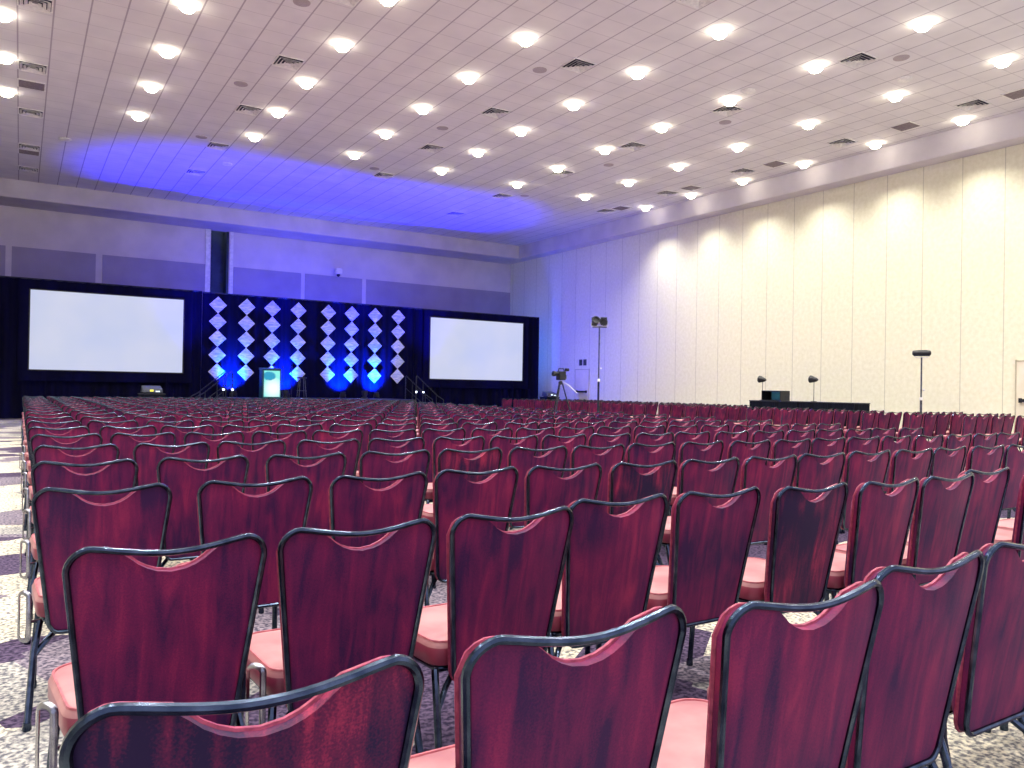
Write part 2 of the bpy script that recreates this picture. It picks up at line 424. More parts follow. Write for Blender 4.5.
YAW = math.radians(32.1)
def zc(x, y): return x*math.sin(YAW)+y*math.cos(YAW)
def px(x, y): return 512+784*(x*math.cos(YAW)-y*math.sin(YAW))/zc(x, y)
ROW_Y = lambda k: 1.065 + 1.135*k                  # depth of the top rail of row k
FIX = {0: [.29,.83,1.355,1.885,2.43],
       1: [.325,.845,1.365,1.905,2.42,2.93,3.44,3.955,4.50],
       2: [.29,.845,1.385], 3: [.295,.85,1.41,1.98], 4: [.305,.86,1.39,1.94,2.485]}
FIXY = {0: [0,0,-.06,.0,.03], 1: [-.09,-.07,-.06,.05,.04,-.02,-.05,-.04,.05]}
FIXR = {0: [-1,0,-1,0,0], 1: [1,-1,1,-1,0,0,1,1,-1], 2: [-2,1,1]}
DARK = {(0,0), (1,5), (2,5), (3,4)}
spots = []
for k in range(21):
    fx = FIX.get(k, [])
    for c in range(18):
        x = fx[c] if c < len(fx) else ((fx[-1] + .53*(c-len(fx)+1)) if fx else .30 + .53*c)
        jx, jy, jr = random.uniform(-.01,.01), random.uniform(-.03,.03), random.uniform(-1.5,1.5)
        if c < len(fx): jx = 0
        y = ROW_Y(k)
        if c < len(FIXY.get(k, [])): y += FIXY[k][c]; jy = 0
        if c < len(FIXR.get(k, [])): jr = FIXR[k][c]
        if px(x-.2, y+.5) > 1050: continue
        spots.append((zc(x, y), x+jx, y+.28+jy, math.radians(jr), 'A', k, c))
for k in range(22):
    for c in range(8):
        x = 16.65 + .53*c; y = 3.0 + 1.135*k
        if c >= 5 and 11.9 < y < 17.6: continue
        if px(x-.2, y+.5) > 1040 or px(x, y) < 440: continue
        spots.append((zc(x, y), x+random.uniform(-.01,.01), y+.28+random.uniform(-.03,.03), math.radians(random.uniform(-1.5,1.5)), 'B', k, c))
spots.sort()
protos = {}
b_rows = sorted({s[5] for s in spots[:300] if s[4] == 'B'})
stuff = []
for n, (z, x, y, r, blk, k, c) in enumerate(spots):
    if n >= 300:
        stuff.append((x, y, r)); continue
    row = 'nearest row' if k == 0 else ORD[k+1]+' nearest row'
    dark = blk == 'A' and (k, c) in DARK
    if blk == 'A':
        kindw = 'burgundy banquet chair with dark streaked velvet back' if dark else 'burgundy velvet banquet chair'
        lab = f'{kindw}, {ORD[c+1]} from the left aisle in the {row}'
        if dark: lab = f'{kindw}, {ORD[c+1]} from left aisle, {row}'
        grp = 'banquet chairs in the large left block'
    else:
        lab = f'burgundy chair beyond the wide aisle, {ORD[c+1]} from that aisle, {ORD[b_rows.index(k)+1]} row'
        grp = 'banquet chairs in the block beyond the wide aisle'
    if blk == 'A' and z < 10.5:
        key = (dark, c < 2)
        if key not in protos: o = protos[key] = make_chair(lab, *key)
        else: o = copy_tree(protos[key])
    else:
        o = bpy.data.objects.new('banquet_chair', FAR_ME); C.objects.link(o)
    tag(o, lab, 'chair', grp); o.location = (x, y, 0); o.rotation_euler = (0, 0, r)
sm = MB()
for (x, y, r) in stuff:
    cr, sr = math.cos(r), math.sin(r)
    o = len(sm.v); sm.v += [(x+a*cr-b*sr, y+a*sr+b*cr, c) for a, b, c in FAR.v]
    sm.f += [tuple(o+i for i in q) for q in FAR.f]; sm.m += FAR.m
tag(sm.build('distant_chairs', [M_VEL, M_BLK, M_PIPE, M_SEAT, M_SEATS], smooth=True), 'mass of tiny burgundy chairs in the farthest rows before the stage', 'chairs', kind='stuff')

# ------------------------------------------------------------------ ceiling fittings
LXS = [-.68, 4.25, 9.31, 14.34, 19.32, 24.25, 29.2, 34.1]      # in tiles
LYS = [14.3, 18.3, 22.35, 26.35, 30.4, 34.4, 38.45]
def cpt(u, v): return (u*T, v*T)
VIEW = []
def in_view(u, v, mar=12):
    x, y = cpt(u, v); z = zc(x, y)
    if z < 1: return False
    X = px(x, y); Y = 384 + .0061*784 - 784*7.27/z + .017*(X-512)
    return -mar < X < 1024+mar and -mar < Y < 400
# downlights
mring = MB().lathe([(.105,-.002),(.15,0),(.15,-.012),(.105,-.02),(.105,-.002)], 20).mesh('trim_ring', M_WHITEM, True)
mlens = MB().lathe([(.105,-.004),(.15,-.04),(.15,-.09),(.10,-.14),(.03,-.155)], 16).mesh('lamp_lens', M_LENS, True)  # bulge made larger to take in the glare around each lamp
rown = {0:'row farthest to the left',1:'second row from the left',2:'third row from the left',3:'fourth row from the left',4:'fourth row from the right wall',5:'third row from the right wall',6:'second row from the right wall',7:'row along the right wall'}
for i, u in list(enumerate(LXS)) + [(-1, -5.65), (-2, -10.6)]:
    vis = [] if i < 0 else [v for v in LYS if in_view(u, v) and not (i == 0 and v < 29)]
    for v in LYS + [10.2, 6.1, 2.0, -2.1]:
        x, y = cpt(u, v)
        if v in vis:
            n = len([q for q in vis if q > v]) + 1
            w = 'nearest the stage' if n == 1 else ORD[n] + ' from the stage'
            t = thing('ceiling_downlight', f'bright round ceiling downlight, {w} in the {rown[i]}', 'ceiling light', (x, y, CEIL), 0, 'round downlights in the tiled ceiling')
            for nm, me in (('trim_ring', mring), ('lamp_lens', mlens)):
                o = bpy.data.objects.new(nm, me); C.objects.link(o); o.parent = t
        l = bpy.data.lights.new('downlight_lamp', 'SPOT'); l.energy = 460
        l.spot_size = math.radians(140); l.spot_blend = 1; l.shadow_soft_size = .07; l.color = (1,.965,.865) if i > 5 else (1,.955,.93)
        if i == 7: l.energy = 680; l.spot_size = math.radians(112)
        lo = bpy.data.objects.new('downlight_lamp', l); C.objects.link(lo); lo.location = (x, y, CEIL-.18)

# square diffusers: nested flared louvres
def louvre(s, z0, z1, ins):
    a, b_ = s-ins, s
    v = []
    for h, z in ((a, z0), (b_, z1), (b_+.006, z1), (a+.006, z0)):
        v += [(-h,-h,z),(h,-h,z),(h,h,z),(-h,h,z)]
    f = []
    for q in range(4):
        for k in range(4): f.append((q*4+k, q*4+(k+1)%4, ((q+1)%4)*4+(k+1)%4, ((q+1)%4)*4+k))
    return v, f
mv_back = MB().box(-.285,.285,-.285,.285,-.006,0).mesh('backing', M_DARKHOLE)  # dark plate paints in the shade deep inside the slots
fm = MB(); fm.box(-.30,.30,-.30,-.27,-.018,0).box(-.30,.30,.27,.30,-.018,0).box(-.30,-.27,-.27,.27,-.018,0).box(.27,.30,-.27,.27,-.018,0)
mv_frame = fm.mesh('frame', M_WHITEM)
lm = MB()
for s in (.25,.175,.10): lm.add(*louvre(s, -.012, -.055, .05))
lm.box(-.05,.05,-.05,.05,-.05,-.045)
mv_lou = lm.mesh('louvres', M_WHITEM)
VENTS = {'above the left aisle': (.2, [28.95,34.96,40.9,47.0,51.9]), 'over the left chair block': (8.18, [23.0,28.95,34.9,41.1,46.95]),
         'over mid hall': (17.15, [17.1,23.13,29.07,35.2,41.3]), 'right of mid hall': (25.03, [17.13,23.22,29.2,35.05,41.4,47.5]),
         'nearest the right wall': (32.7, [17.15,23.14,29.2,35.0,40.8])}
for rw, (u, vs) in VENTS.items():
    for n, v in enumerate(reversed(vs)):
        x, y = cpt(u, v); w = 'nearest the stage' if n == 0 else ORD[n+1]+' from the stage'
        t = thing('ceiling_vent', f'square ceiling vent, {w} in the row {rw}', 'ceiling vent', (x, y, CEIL), 0, 'square louvred vents in the ceiling')
        for nm, me in (('backing', mv_back), ('frame', mv_frame), ('louvres', mv_lou)):
            o = bpy.data.objects.new(nm, me); C.objects.link(o); o.parent = t
gm = MB()
for k in range(12): gm.box(-.27,.27,-.275+k*.047,-.275+k*.047+.03,-.016,-.006)
mg_sl = gm.mesh('slats', M_GRILLE); 
mg_bk = MB().box(-.285,.285,-.285,.285,-.006,0).mesh('backing', M_GRILLE)
for u, v, lab in ((.19,37.1,'above the left aisle, nearer to the camera'),(.19,48.06,'above the left aisle, nearer to the stage'),
                  (33.0,15.5,'by the right wall, nearest the camera'),(33.0,20.2,'by the right wall, second from the camera'),(33.0,27.3,'by the right wall, third from the camera'),
                  (33.0,33.3,'by the right wall, fourth from the camera'),(33.0,39.6,'by the right wall, nearest the stage')):
    x, y = cpt(u, v)
    t = thing('return_grille', 'flat grey ceiling return grille ' + lab, 'ceiling grille', (x, y, CEIL), 0, 'flat return grilles in the ceiling')
    for nm, me in (('backing', mg_bk), ('frame', mv_frame), ('slats', mg_sl)):
        o = bpy.data.objects.new(nm, me); C.objects.link(o); o.parent = t
msp = MB().lathe([(.13,-.001),(.13,-.012),(.06,-.02),(.005,-.022)], 20).mesh('speaker_grille', M_SPK, True)
msr = MB().lathe([(.13,0),(.165,0),(.16,-.012),(.13,-.014),(.13,0)], 20).mesh('rim', M_SPK, True)
SPKS = [('over the left chair block', 7.22, [24.2,32.14,40.13]), ('over mid hall', 16.23, [24.3,32.26,40.4]), ('right of mid hall', 26.15, [16.2,24.36,32.45,40.6])]
for rw, u, vs in SPKS:
    for n, v in enumerate(reversed(vs)):
        x, y = cpt(u, v); w = 'nearest the stage' if n == 0 else ORD[n+1]+' from the stage'
        t = thing('ceiling_speaker', f'round grey ceiling speaker, {w} in the row {rw}', 'ceiling speaker', (x, y, CEIL), 0, 'round speakers in the ceiling')
        for nm, me in (('rim', msr), ('speaker_grille', msp)):
            o = bpy.data.objects.new(nm, me); C.objects.link(o); o.parent = t
msd = MB().lathe([(.17,0),(.17,-.02),(.12,-.05),(.02,-.055)], 18).mesh('smoke_detector', M_WHITEM, True)
for u, v, lab in ((1.67,44.4,'white round smoke detector high above the left screen'),(9.29,44.2,'white round smoke detector near the blue ceiling glow'),(24.15,21.3,'white round smoke detector beside a vent over the right'),(28.0,17.2,'white round smoke detector near the right wall lights')):
    o = bpy.data.objects.new('smoke_detector', msd); C.objects.link(o); x, y = cpt(u, v); o.location = (x, y, CEIL); tag(o, lab, 'smoke detector')

# ------------------------------------------------------------------ stage end
DY = 31.2; DTOP = CAM_Z + 3.46
def drape(x0, x1, top, label, y=DY, amp=.05, per=.34):
    n = int((x1-x0)/per*8); v = []; f = []
    for i in range(n+1):
        x = x0+(x1-x0)*i/n; a = amp*(.7+.3*math.sin(x*1.7))
        yy = y+a*math.sin(2*PI*x/per)+.02*math.sin(x*5.3)
        v += [(x, yy, 0.01), (x, yy*.9+y*.1, top*.5), (x, yy*.6+y*.4, top)]
    for i in range(n):
        for j in range(2): f.append((i*3+j, i*3+j+1, i*3+j+4, i*3+j+3))
    t = thing('stage_drape', label, 'drape', (0,0,0))
    d = MB().add(v, f).build('curtain', M_DRAPE, t, True)
    MB().tube([(x0, y, top), (x1, y, top)], .025, 8).build('cross_rail', M_DGREY, t, True)
    for x in (x0+.05, x1-.05):
        MB().tube([(x, y+.12, 0), (x, y+.12, top)], .025, 8).build('upright', M_DGREY, t, True)
    return t
drape(-8.6, 5.75, DTOP, 'black pleated drape behind the left projection screen')
drape(5.76, 14.5, DTOP-.02, 'black pleated drape behind the strings of diamonds', y=DY+.02)
drape(14.51, 21.04, DTOP-.03, 'black pleated drape behind the right projection screen')

M_SCR = mat('screen_white', lin(70,72,84), .8, emit=lin(206,214,236), es=.9)  # projected light is put into the surface as emission
def _scr():
    N, L, b = nodes(M_SCR); g = N.new('ShaderNodeTexCoord'); nz = N.new('ShaderNodeTexNoise'); nz.inputs['Scale'].default_value = .5
    L.new(g.outputs['Object'], nz.inputs['Vector']); r = ramp(N, [(.3, lin(198,208,236)), (.7, lin(214,218,236))]); L.new(nz.outputs['Fac'], r.inputs[0]); L.new(r.outputs[0], b.inputs['Emission Color'])
_scr()
def screen(x0, label):
    t = thing('projection_screen', label, 'projection screen', (x0+2.41, DY-.17, 0))
    z0, z1 = CAM_Z+.385, CAM_Z+3.075; w = 2.41
    MB().box(-w, w, -.005, .005, z0, z1).build('screen_surface', M_SCR, t)
    b = .32
    MB().box(-w-b,w+b,.006,.03,z1,z1+b).box(-w-b,w+b,.006,.03,z0-b*1.2,z0).box(-w-b,-w,.006,.03,z0,z1).box(w,w+b,.006,.03,z0,z1).build('screen_border', M_DRAPE, t)
    MB().box(-w-.04,w+.04,-.012,.006,z1,z1+.035).box(-w-.04,w+.04,-.012,.006,z0-.035,z0).box(-w-.04,-w,-.012,.006,z0,z1).box(w,w+.04,-.012,.006,z0,z1).build('screen_frame', M_BLACKP, t)
    for s in (-1.9, 1.9):
        MB().box(s-.03,s+.03,-.03,.0,.0,z0-.035).box(s-.05,s+.05,-.4,.1,0,.04).build('leg', M_DRAPE, t)
screen(.25, 'large white projection screen left of the stage'); screen(15.2, 'large white projection screen right of the stage')

# strings of diamonds
M_DIA = mat('diamond_fabric', lin(180,190,225), .7, sheen=.2)
def _dia():
    N, L, b = nodes(M_DIA); tc = N.new('ShaderNodeTexCoord'); oi = N.new('ShaderNodeObjectInfo')
    ad = N.new('ShaderNodeVectorMath'); ad.operation = 'ADD'; mu = math_node(N, 'MULTIPLY', None, 20); L.new(oi.outputs['Random'], mu.inputs[0])
    L.new(tc.outputs['Object'], ad.inputs[0]); L.new(mu.outputs[0], ad.inputs[1])
    mp = N.new('ShaderNodeMapping'); mp.inputs['Scale'].default_value = (3,3,14); mp.inputs['Rotation'].default_value = (0,.4,0); L.new(ad.outputs[0], mp.inputs[0])
    nz = N.new('ShaderNodeTexNoise'); nz.inputs['Scale'].default_value = 1.2; nz.inputs['Distortion'].default_value = 1; L.new(mp.outputs[0], nz.inputs['Vector'])
    r = ramp(N, [(.35, lin(150,172,225)), (.65, lin(226,226,245))]); L.new(nz.outputs['Fac'], r.inputs[0]); L.new(r.outputs[0], b.inputs['Base Color'])
    L.new(r.outputs[0], b.inputs['Emission Color']); b.inputs['Emission Strength'].default_value = .0
_dia()
h = .305
dv = []; n = 6
face = MB(); g = []
for i in range(n+1):
    for j in range(n+1):
        a = -1+2*i/n; b_ = -1+2*j/n
        x = (a+b_)/2*h; z = (a-b_)/2*h; y = .012*(a*a+b_*b_)-.03
        g.append((x, y, z))
face.add(g, [(i*(n+1)+j, i*(n+1)+j+1, (i+1)*(n+1)+j+1, (i+1)*(n+1)+j) for i in range(n) for j in range(n)])
MD_F = face.mesh('diamond_face', M_DIA, True)
MD_R = MB().tube([(h,-.005,0),(0,-.005,h),(-h,-.005,0),(0,-.005,-h)], .012, 6, True).mesh('diamond_rim', M_WHITEM)
COLX = [6.30,7.36,8.34,9.37,10.60,11.60,12.63,13.68]
side = ['first','second','third','fourth','fifth','sixth','seventh','eighth']
pos = ['top','second from top','middle','second from bottom','bottom']
for ci, x in enumerate(COLX):
    for r_ in range(5):
        z = CAM_Z + 2.985 - .633*r_
        t = thing('hanging_diamond', f'shiny square hung as a diamond, {pos[r_]} of the {side[ci]} string from the left', 'hanging decoration', (x, DY-.14, z), 0, 'strings of diamonds on the stage drape')
        for nm, me in (('diamond_face', MD_F), ('diamond_rim', MD_R)):
            o = bpy.data.objects.new(nm, me); C.objects.link(o); o.parent = t

# stage platform with skirt, stairs and rails
SZ0 = .80; sx0, sx1, sy0, sy1 = 6.25, 13.15, 28.0, 30.9
t = thing('stage_platform', 'low black skirted stage platform below the strings of diamonds', 'stage', (9.7, 29.3, 0))
MB().box(sx0-9.7, sx1-9.7, -1.3, 1.6, SZ0-.1, SZ0).build('deck', M_STAGE, t, bevel=.01)
v = []; f = []
per = [(sx0-9.7,-1.28)] ; N_ = 160
for i in range(N_+1):
    x = sx0-9.7+.02+(sx1-sx0-.04)*i/N_; yy = -1.28+.018*math.sin(i*1.25); v += [(x, yy, .01), (x, yy, SZ0-.1)]
f = [(2*i, 2*i+1, 2*i+3, 2*i+2) for i in range(N_)]
MB().add(v, f).box(sx0-9.69,sx0-9.67,-1.28,1.28,.01,SZ0-.1).box(sx1-9.73,sx1-9.71,-1.28,1.28,.01,SZ0-.1).build('skirt', M_SKIRT, t, True)
M_LED = mat('small_led', (1,1,1,1), .4, emit=(.8,.88,1,1), es=5)
def stairs(xa, sgn, label):
    """treads climb towards the stage; xa is the stage edge"""
    t = thing('stage_stairs', label, 'stairs', (xa, 28.6, 0)); n = 4; run = .3; ris = SZ0/n
    for i in range(n-1):
        x0 = sgn*(run*i+.01); x1 = sgn*(run*(i+1)); zt = SZ0-ris*(i+1)
        MB().box(min(x0,x1),max(x0,x1),-.5,.5,zt-.04,zt).build('tread', M_STAGE, t)
    for s in (-.5,.5):
        MB().add([(sgn*.01,s,0),(sgn*.9,s,0),(sgn*.9,s,ris),(sgn*.01,s,SZ0-.04)]+[(sgn*.01,s+.02,0),(sgn*.9,s+.02,0),(sgn*.9,s+.02,ris),(sgn*.01,s+.02,SZ0-.04)], [(0,1,2,3),(4,7,6,5),(0,4,5,1),(1,5,6,2),(2,6,7,3),(3,7,4,0)]).build('stringer', M_BLACKP, t)
        r = t
        pts = [(sgn*.03,s,SZ0-.05),(sgn*.03,s,SZ0+.9),(sgn*.06,s,SZ0+.94),(sgn*.95,s,.98),(sgn*1.25,s,.80),(sgn*1.25,s,0)]
        h_ = MB().tube(pts, .019, 8).build('handrail', M_DGREY, t, True)
        MB().tube([(sgn*.03,s,SZ0+.46),(sgn*.95,s,.52),(sgn*1.25,s,.40)], .013, 6).build('lower_rail', M_DGREY, h_, True)
        if s < 0:
            for xx in (.03, .33):
                MB().lathe([(.03,0),(.035,.015),(.028,.04),(.008,.045)], 12, (sgn*xx,s-.018,1.10), Matrix.Rotation(PI/2, 3, 'X')).build('step_light', M_LED, h_, True)
        for (xx, zz) in ((.33,.8-.2*1.6),(.92,0)):
            MB().tube([(sgn*xx,s,zz if zz else 0),(sgn*xx,s,1.74-.8*xx)], .016, 6).build('baluster', M_DGREY, h_, True)
    return t
stairs(sx0, -1, 'black stage steps with metal handrails at the left end of the stage')
stairs(sx1, 1, 'black stage steps with metal handrails at the right end of the stage')
# lectern with a lit front
M_LECT = noise_tint(mat('lectern_teal', lin(16,70,84), .4), lin(12,58,74), lin(24,84,96), 4)
M_LSCR = mat('lectern_display', (0,0,0,1), .3)
def _ls():
    N, L, b = nodes(M_LSCR); tc = N.new('ShaderNodeTexCoord'); sp = N.new('ShaderNodeSeparateXYZ'); L.new(tc.outputs['Object'], sp.inputs[0])
    # white glow low in the panel, a teal cloud in the upper left
    def blob(cx, cz, rx, rz):
        a = math_node(N,'SUBTRACT',None,cx); L.new(sp.outputs['X'],a.inputs[0]); a2 = math_node(N,'DIVIDE',None,rx); L.new(a.outputs[0],a2.inputs[0]); a3 = math_node(N,'POWER',None,2); ab = math_node(N,'ABSOLUTE'); L.new(a2.outputs[0],ab.inputs[0]); L.new(ab.outputs[0],a3.inputs[0])
        c = math_node(N,'SUBTRACT',None,cz); L.new(sp.outputs['Z'],c.inputs[0]); c2 = math_node(N,'DIVIDE',None,rz); L.new(c.outputs[0],c2.inputs[0]); cb = math_node(N,'ABSOLUTE'); L.new(c2.outputs[0],cb.inputs[0]); c3 = math_node(N,'POWER',None,2); L.new(cb.outputs[0],c3.inputs[0])
        s = math_node(N,'ADD'); L.new(a3.outputs[0],s.inputs[0]); L.new(c3.outputs[0],s.inputs[1]); o = math_node(N,'SUBTRACT',1.0,None); L.new(s.outputs[0],o.inputs[1]); o.use_clamp = True; return o
    b1 = blob(.05,.36,.4,.42); b2 = blob(-.1,.80,.25,.17)
    nz = N.new('ShaderNodeTexNoise'); nz.inputs['Scale'].default_value = 9; L.new(tc.outputs['Object'], nz.inputs['Vector'])
    mu = math_node(N,'MULTIPLY'); L.new(b2.outputs[0],mu.inputs[0]); L.new(nz.outputs['Fac'],mu.inputs[1]); mu2 = math_node(N,'MULTIPLY',None,5); L.new(mu.outputs[0],mu2.inputs[0]); mu2.use_clamp = True
    m1 = N.new('ShaderNodeMixRGB'); m1.inputs[1].default_value = lin(130,232,226); m1.inputs[2].default_value = lin(246,255,252); L.new(b1.outputs[0], m1.inputs[0])
    m2 = N.new('ShaderNodeMixRGB'); m2.inputs[2].default_value = lin(24,150,190); L.new(mu2.outputs[0], m2.inputs[0]); L.new(m1.outputs[0], m2.inputs[1])
    L.new(m2.outputs[0], b.inputs['Emission Color']); b.inputs['Emission Strength'].default_value = 1.1
_ls()
t = thing('lectern', 'teal lectern with a glowing cyan and white front panel on the stage', 'lectern', (7.62, 28.5, SZ0))
MB().box(-.33,.33,-.22,.25,0,1.03).build('body', M_LECT, t, bevel=.015)
MB().add([(-.34,-.24,1.03),(.34,-.24,1.03),(.34,.28,1.03),(-.34,.28,1.03),(-.34,-.24,1.05),(.34,-.24,1.05),(.34,.28,1.10),(-.34,.28,1.10)], [(0,3,2,1),(4,5,6,7),(0,1,5,4),(1,2,6,5),(2,3,7,6),(3,0,4,7)]).build('reading_top', M_LECT, t)
MB().box(-.28,.28,-.232,-.221,.06,.99).build('display_panel', M_LSCR, t)
MB().tube([(.1,-.1,1.04),(.1,-.1,1.16),(.08,-.04,1.24)], .007, 6).build('microphone', M_BLACKP, t, True)

# tall bar stool and microphone stands behind the lectern
t = thing('bar_stool', 'tall thin legged stool standing on the stage right of the lectern', 'stool', (8.98, 29.2, SZ0+.002))
MB().lathe([(.02,.74),(.17,.74),(.18,.77),(.17,.79),(.02,.80)], 18).build('seat', M_BLACKP, t, True)
for a in range(4):
    q = PI/4+a*PI/2; MB().tube([(.12*math.cos(q),.12*math.sin(q),.74),(.2*math.cos(q),.2*math.sin(q),0)], .012, 6).build('leg', M_GREYM, t, True)
MB().tube([(.17*math.cos(2*PI*k/16),.17*math.sin(2*PI*k/16),.28) for k in range(16)], .009, 6, True).build('foot_ring', M_GREYM, t, True)
for x, lab in ((8.30,'thin black microphone stand on the stage just right of the lectern'),(8.62,'thin black microphone stand on the stage beside the stool')):
    t = thing('microphone_stand', lab, 'microphone stand', (x, 29.3, SZ0), 0, 'microphone stands on the stage')
    MB().lathe([(.13,0),(.13,.015),(.03,.03),(.012,.035)], 16).build('base', M_BLACKP, t, True)
    MB().tube([(0,0,.03),(0,0,1.02)], .009, 6).build('pole', M_DGREY, t, True)
    MB().lathe([(.008,0),(.012,.1),(.024,.12),(.022,.16),(.005,.175)], 10, (0,0,1.02)).build('microphone', M_BLACKP, t, True)

# LED uplights on the stage floor
M_BLED = mat('blue_led', (0,0,.2,1), .3, emit=(.0,.12,1,1), es=10)
UPX = [6.85, 8.85, 11.15, 12.6]
for k, x in enumerate(UPX):
    t = thing('stage_uplight', f'small black floor can glowing blue under the drape, {ORD[k+1]} from the left', 'stage light', (x, 30.72, SZ0), 0, 'blue uplights along the drape')
    MB().lathe([(.09,.05),(.1,.07),(.1,.24),(.085,.25),(.085,.235),(.02,.23)], 16).build('can', M_BLACKP, t, True)
    MB().lathe([(.08,.236),(.08,.243),(.01,.246)], 16).build('lens', M_BLED, t, True)
    MB().box(-.13,.13,-.03,.03,0,.012).box(-.13,-.12,-.03,.03,0,.16).box(.12,.13,-.03,.03,0,.16).build('yoke', M_BLACKP, t)
    l = bpy.data.lights.new('uplight_lamp', 'SPOT'); l.energy = 6500; l.color = (0,.05,1); l.spot_size = math.radians(96); l.spot_blend = .9; l.shadow_soft_size = .06
    o = bpy.data.objects.new('uplight_lamp', l); C.objects.link(o); o.location = (x, 30.7, SZ0+.26); o.rotation_euler = (PI-.80, 0, 0)
# beams thrown up to the ceiling from the front of the stage floor
for k, x in enumerate((5.4, 8.6, 11.8, 14.9)):
    t = thing('beam_light', f'low black floor light throwing blue up to the ceiling, {ORD[k+1]} from the left', 'stage light', (x, 30.0, SZ0 if 6.4 < x < 13 else 0), 0, 'blue beam lights before the drape')
    MB().lathe([(.1,.0),(.12,.02),(.12,.06),(.07,.07),(.07,.1),(.11,.13),(.12,.3),(.1,.31),(.1,.29),(.02,.29)], 16).build('can', M_BLACKP, t, True)
    MB().lathe([(.095,.292),(.095,.3),(.01,.304)], 16).build('lens', M_BLED, t, True)
    l = bpy.data.lights.new('beam_lamp', 'SPOT'); l.energy = 20000 if k in (1,2) else 12000; l.color = (0,.0,1); l.spot_size = math.radians(64); l.spot_blend = 1; l.shadow_soft_size = .08
    o = bpy.data.objects.new('beam_lamp', l); C.objects.link(o); o.location = (x, 30.0, t.location.z+.36); o.rotation_euler = (PI+.07, 0, 0)
l = bpy.data.lights.new('corner_fill', 'SPOT'); l.energy = 2100; l.color = (.02,.05,1); l.spot_size = math.radians(95); l.spot_blend = 1; l.shadow_soft_size = .15  # added spot without a fixture, stands in for blue spill on the right wall
o = bpy.data.objects.new('corner_fill', l); C.objects.link(o); o.location = (15.0, 29.4, 1.2)
o.rotation_euler = Vector((7, -1.0, 3.2)).to_track_quat('-Z', 'Y').to_euler()

l = bpy.data.lights.new('corner_back_fill', 'SPOT'); l.energy = 420; l.color = (.05,.18,1); l.spot_size = math.radians(130); l.spot_blend = 1; l.shadow_soft_size = .2  # unseen lamp added behind the drape to tint the room corner
o = bpy.data.objects.new('corner_back_fill', l); C.objects.link(o); o.location = (18.8, 32.2, 2.6); o.rotation_euler = Vector((3.2, 0.6, 1.5)).to_track_quat('-Z', 'Y').to_euler()
for x in (8.6, 12.2):  # two unseen lamps added behind the drape to turn the back wall blue
    l = bpy.data.lights.new('back_wall_fill', 'SPOT'); l.energy = 1000; l.color = (.05,.06,1); l.spot_size = math.radians(120); l.spot_blend = 1; l.shadow_soft_size = .2
    o = bpy.data.objects.new('back_wall_fill', l); C.objects.link(o); o.location = (x, 31.9, 2.2); o.rotation_euler = (PI-.55, 0, 0)
# projectors on draped carts before the stage
M_PLED = mat('amber_lamp', (0,0,0,1), .3, emit=lin(235,225,80), es=1.6)
M_PWH = mat('lens_glow', (0,0,0,1), .3, emit=lin(225,240,255), es=1.4)
def projector(x, y, label, amber):
    t = thing('projector_cart', label + ' on which a projector stands', 'cart', (x, y, 0))
    MB().box(-.36,.36,-.3,.3,.93,.96).build('top_shelf', M_BLACKP, t)
    n = 60; v = []; f = []
    for i in range(n+1):
        a = i/n*4; q = int(a) % 4; w = a-int(a)
        P = [(-.34,-.28),(.34,-.28),(.34,.28),(-.34,.28),(-.34,-.28)]
        xx = P[q][0]+(P[q+1][0]-P[q][0])*w; yy = P[q][1]+(P[q+1][1]-P[q][1])*w; k = 1+.03*math.sin(i*2.2)
        v += [(xx*k, yy*k, .02), (xx, yy, .93)]
    f = [(2*i,2*i+1,2*i+3,2*i+2) for i in range(n)]
    MB().add(v, f).build('skirt', M_SKIRT, t, True)
    p = thing('projector', 'wide grey projector ' + ('with amber light facing the left screen' if amber else 'with white light facing the right screen'), 'projector', (x, y, .96))
    MB().add([(-.29,-.22,.03),(.29,-.22,.03),(.29,.22,.03),(-.29,.22,.03),(-.27,-.2,.15),(.27,-.2,.15),(.27,.2,.24),(-.27,.2,.24)], [(0,3,2,1),(4,5,6,7),(0,1,5,4),(1,2,6,5),(2,3,7,6),(3,0,4,7)]).build('body', M_GREYM, p, bevel=.012)
    MB().box(-.08,.02,-.226,-.215,.06,.12).build('status_light', M_PLED if amber else M_PWH, p)
    MB().box(.08,.2,-.226,-.215,.045,.085).build('rear_panel', M_PWH, p)
    MB().lathe([(.07,0),(.075,.06),(.05,.07)], 14, (0,.22,.12), Matrix.Rotation(-PI/2,3,'X')).build('lens', M_BLACKP, p, True)
    for s in (-.22,.22): MB().box(s-.02,s+.02,-.15,.15,0,.03).build('foot', M_BLACKP, p)
projector(3.45, 26.4, 'black skirted cart below the left screen', True)
projector(20.2, 29.0, 'black skirted cart below the right screen', False)

# video camera on a tripod in the wide aisle
cx_, cy_ = 12.33, 17.2
t = thing('camera_tripod', 'tall grey camera tripod in the wide aisle before the blue lit wall', 'tripod', (cx_, cy_, 0))
MB().lathe([(.03,0),(.05,.01),(.06,.06),(.04,.1)], 14, (0,0,1.42)).build('bowl', M_BLACKP, t, True)
for k, a in enumerate((-.55, 3.7, 1.6)):
    dx, dy = math.cos(a), math.sin(a)
    lg = MB().tube([(dx*.05,dy*.05,1.46),(dx*.27,dy*.27,.72)], .02, 8).build('leg', M_DGREY, t, True)
    MB().tube([(dx*.26,dy*.26,.76),(dx*.5,dy*.5,0.01)], .014, 8).build('lower_leg', M_GREYM, lg, True)
MB().tube([(.05,0,1.52),(.22,-.1,1.40),(.4,-.22,1.20)], .012, 6).build('pan_handle', M_WHITEM, t, True)
t = thing('video_camera', 'black video camera with viewfinder on the tall tripod', 'camera', (cx_, cy_, 1.545))
MB().box(-.09,.12,-.09,.1,.0,.24).build('body', M_BLACKP, t, bevel=.02)
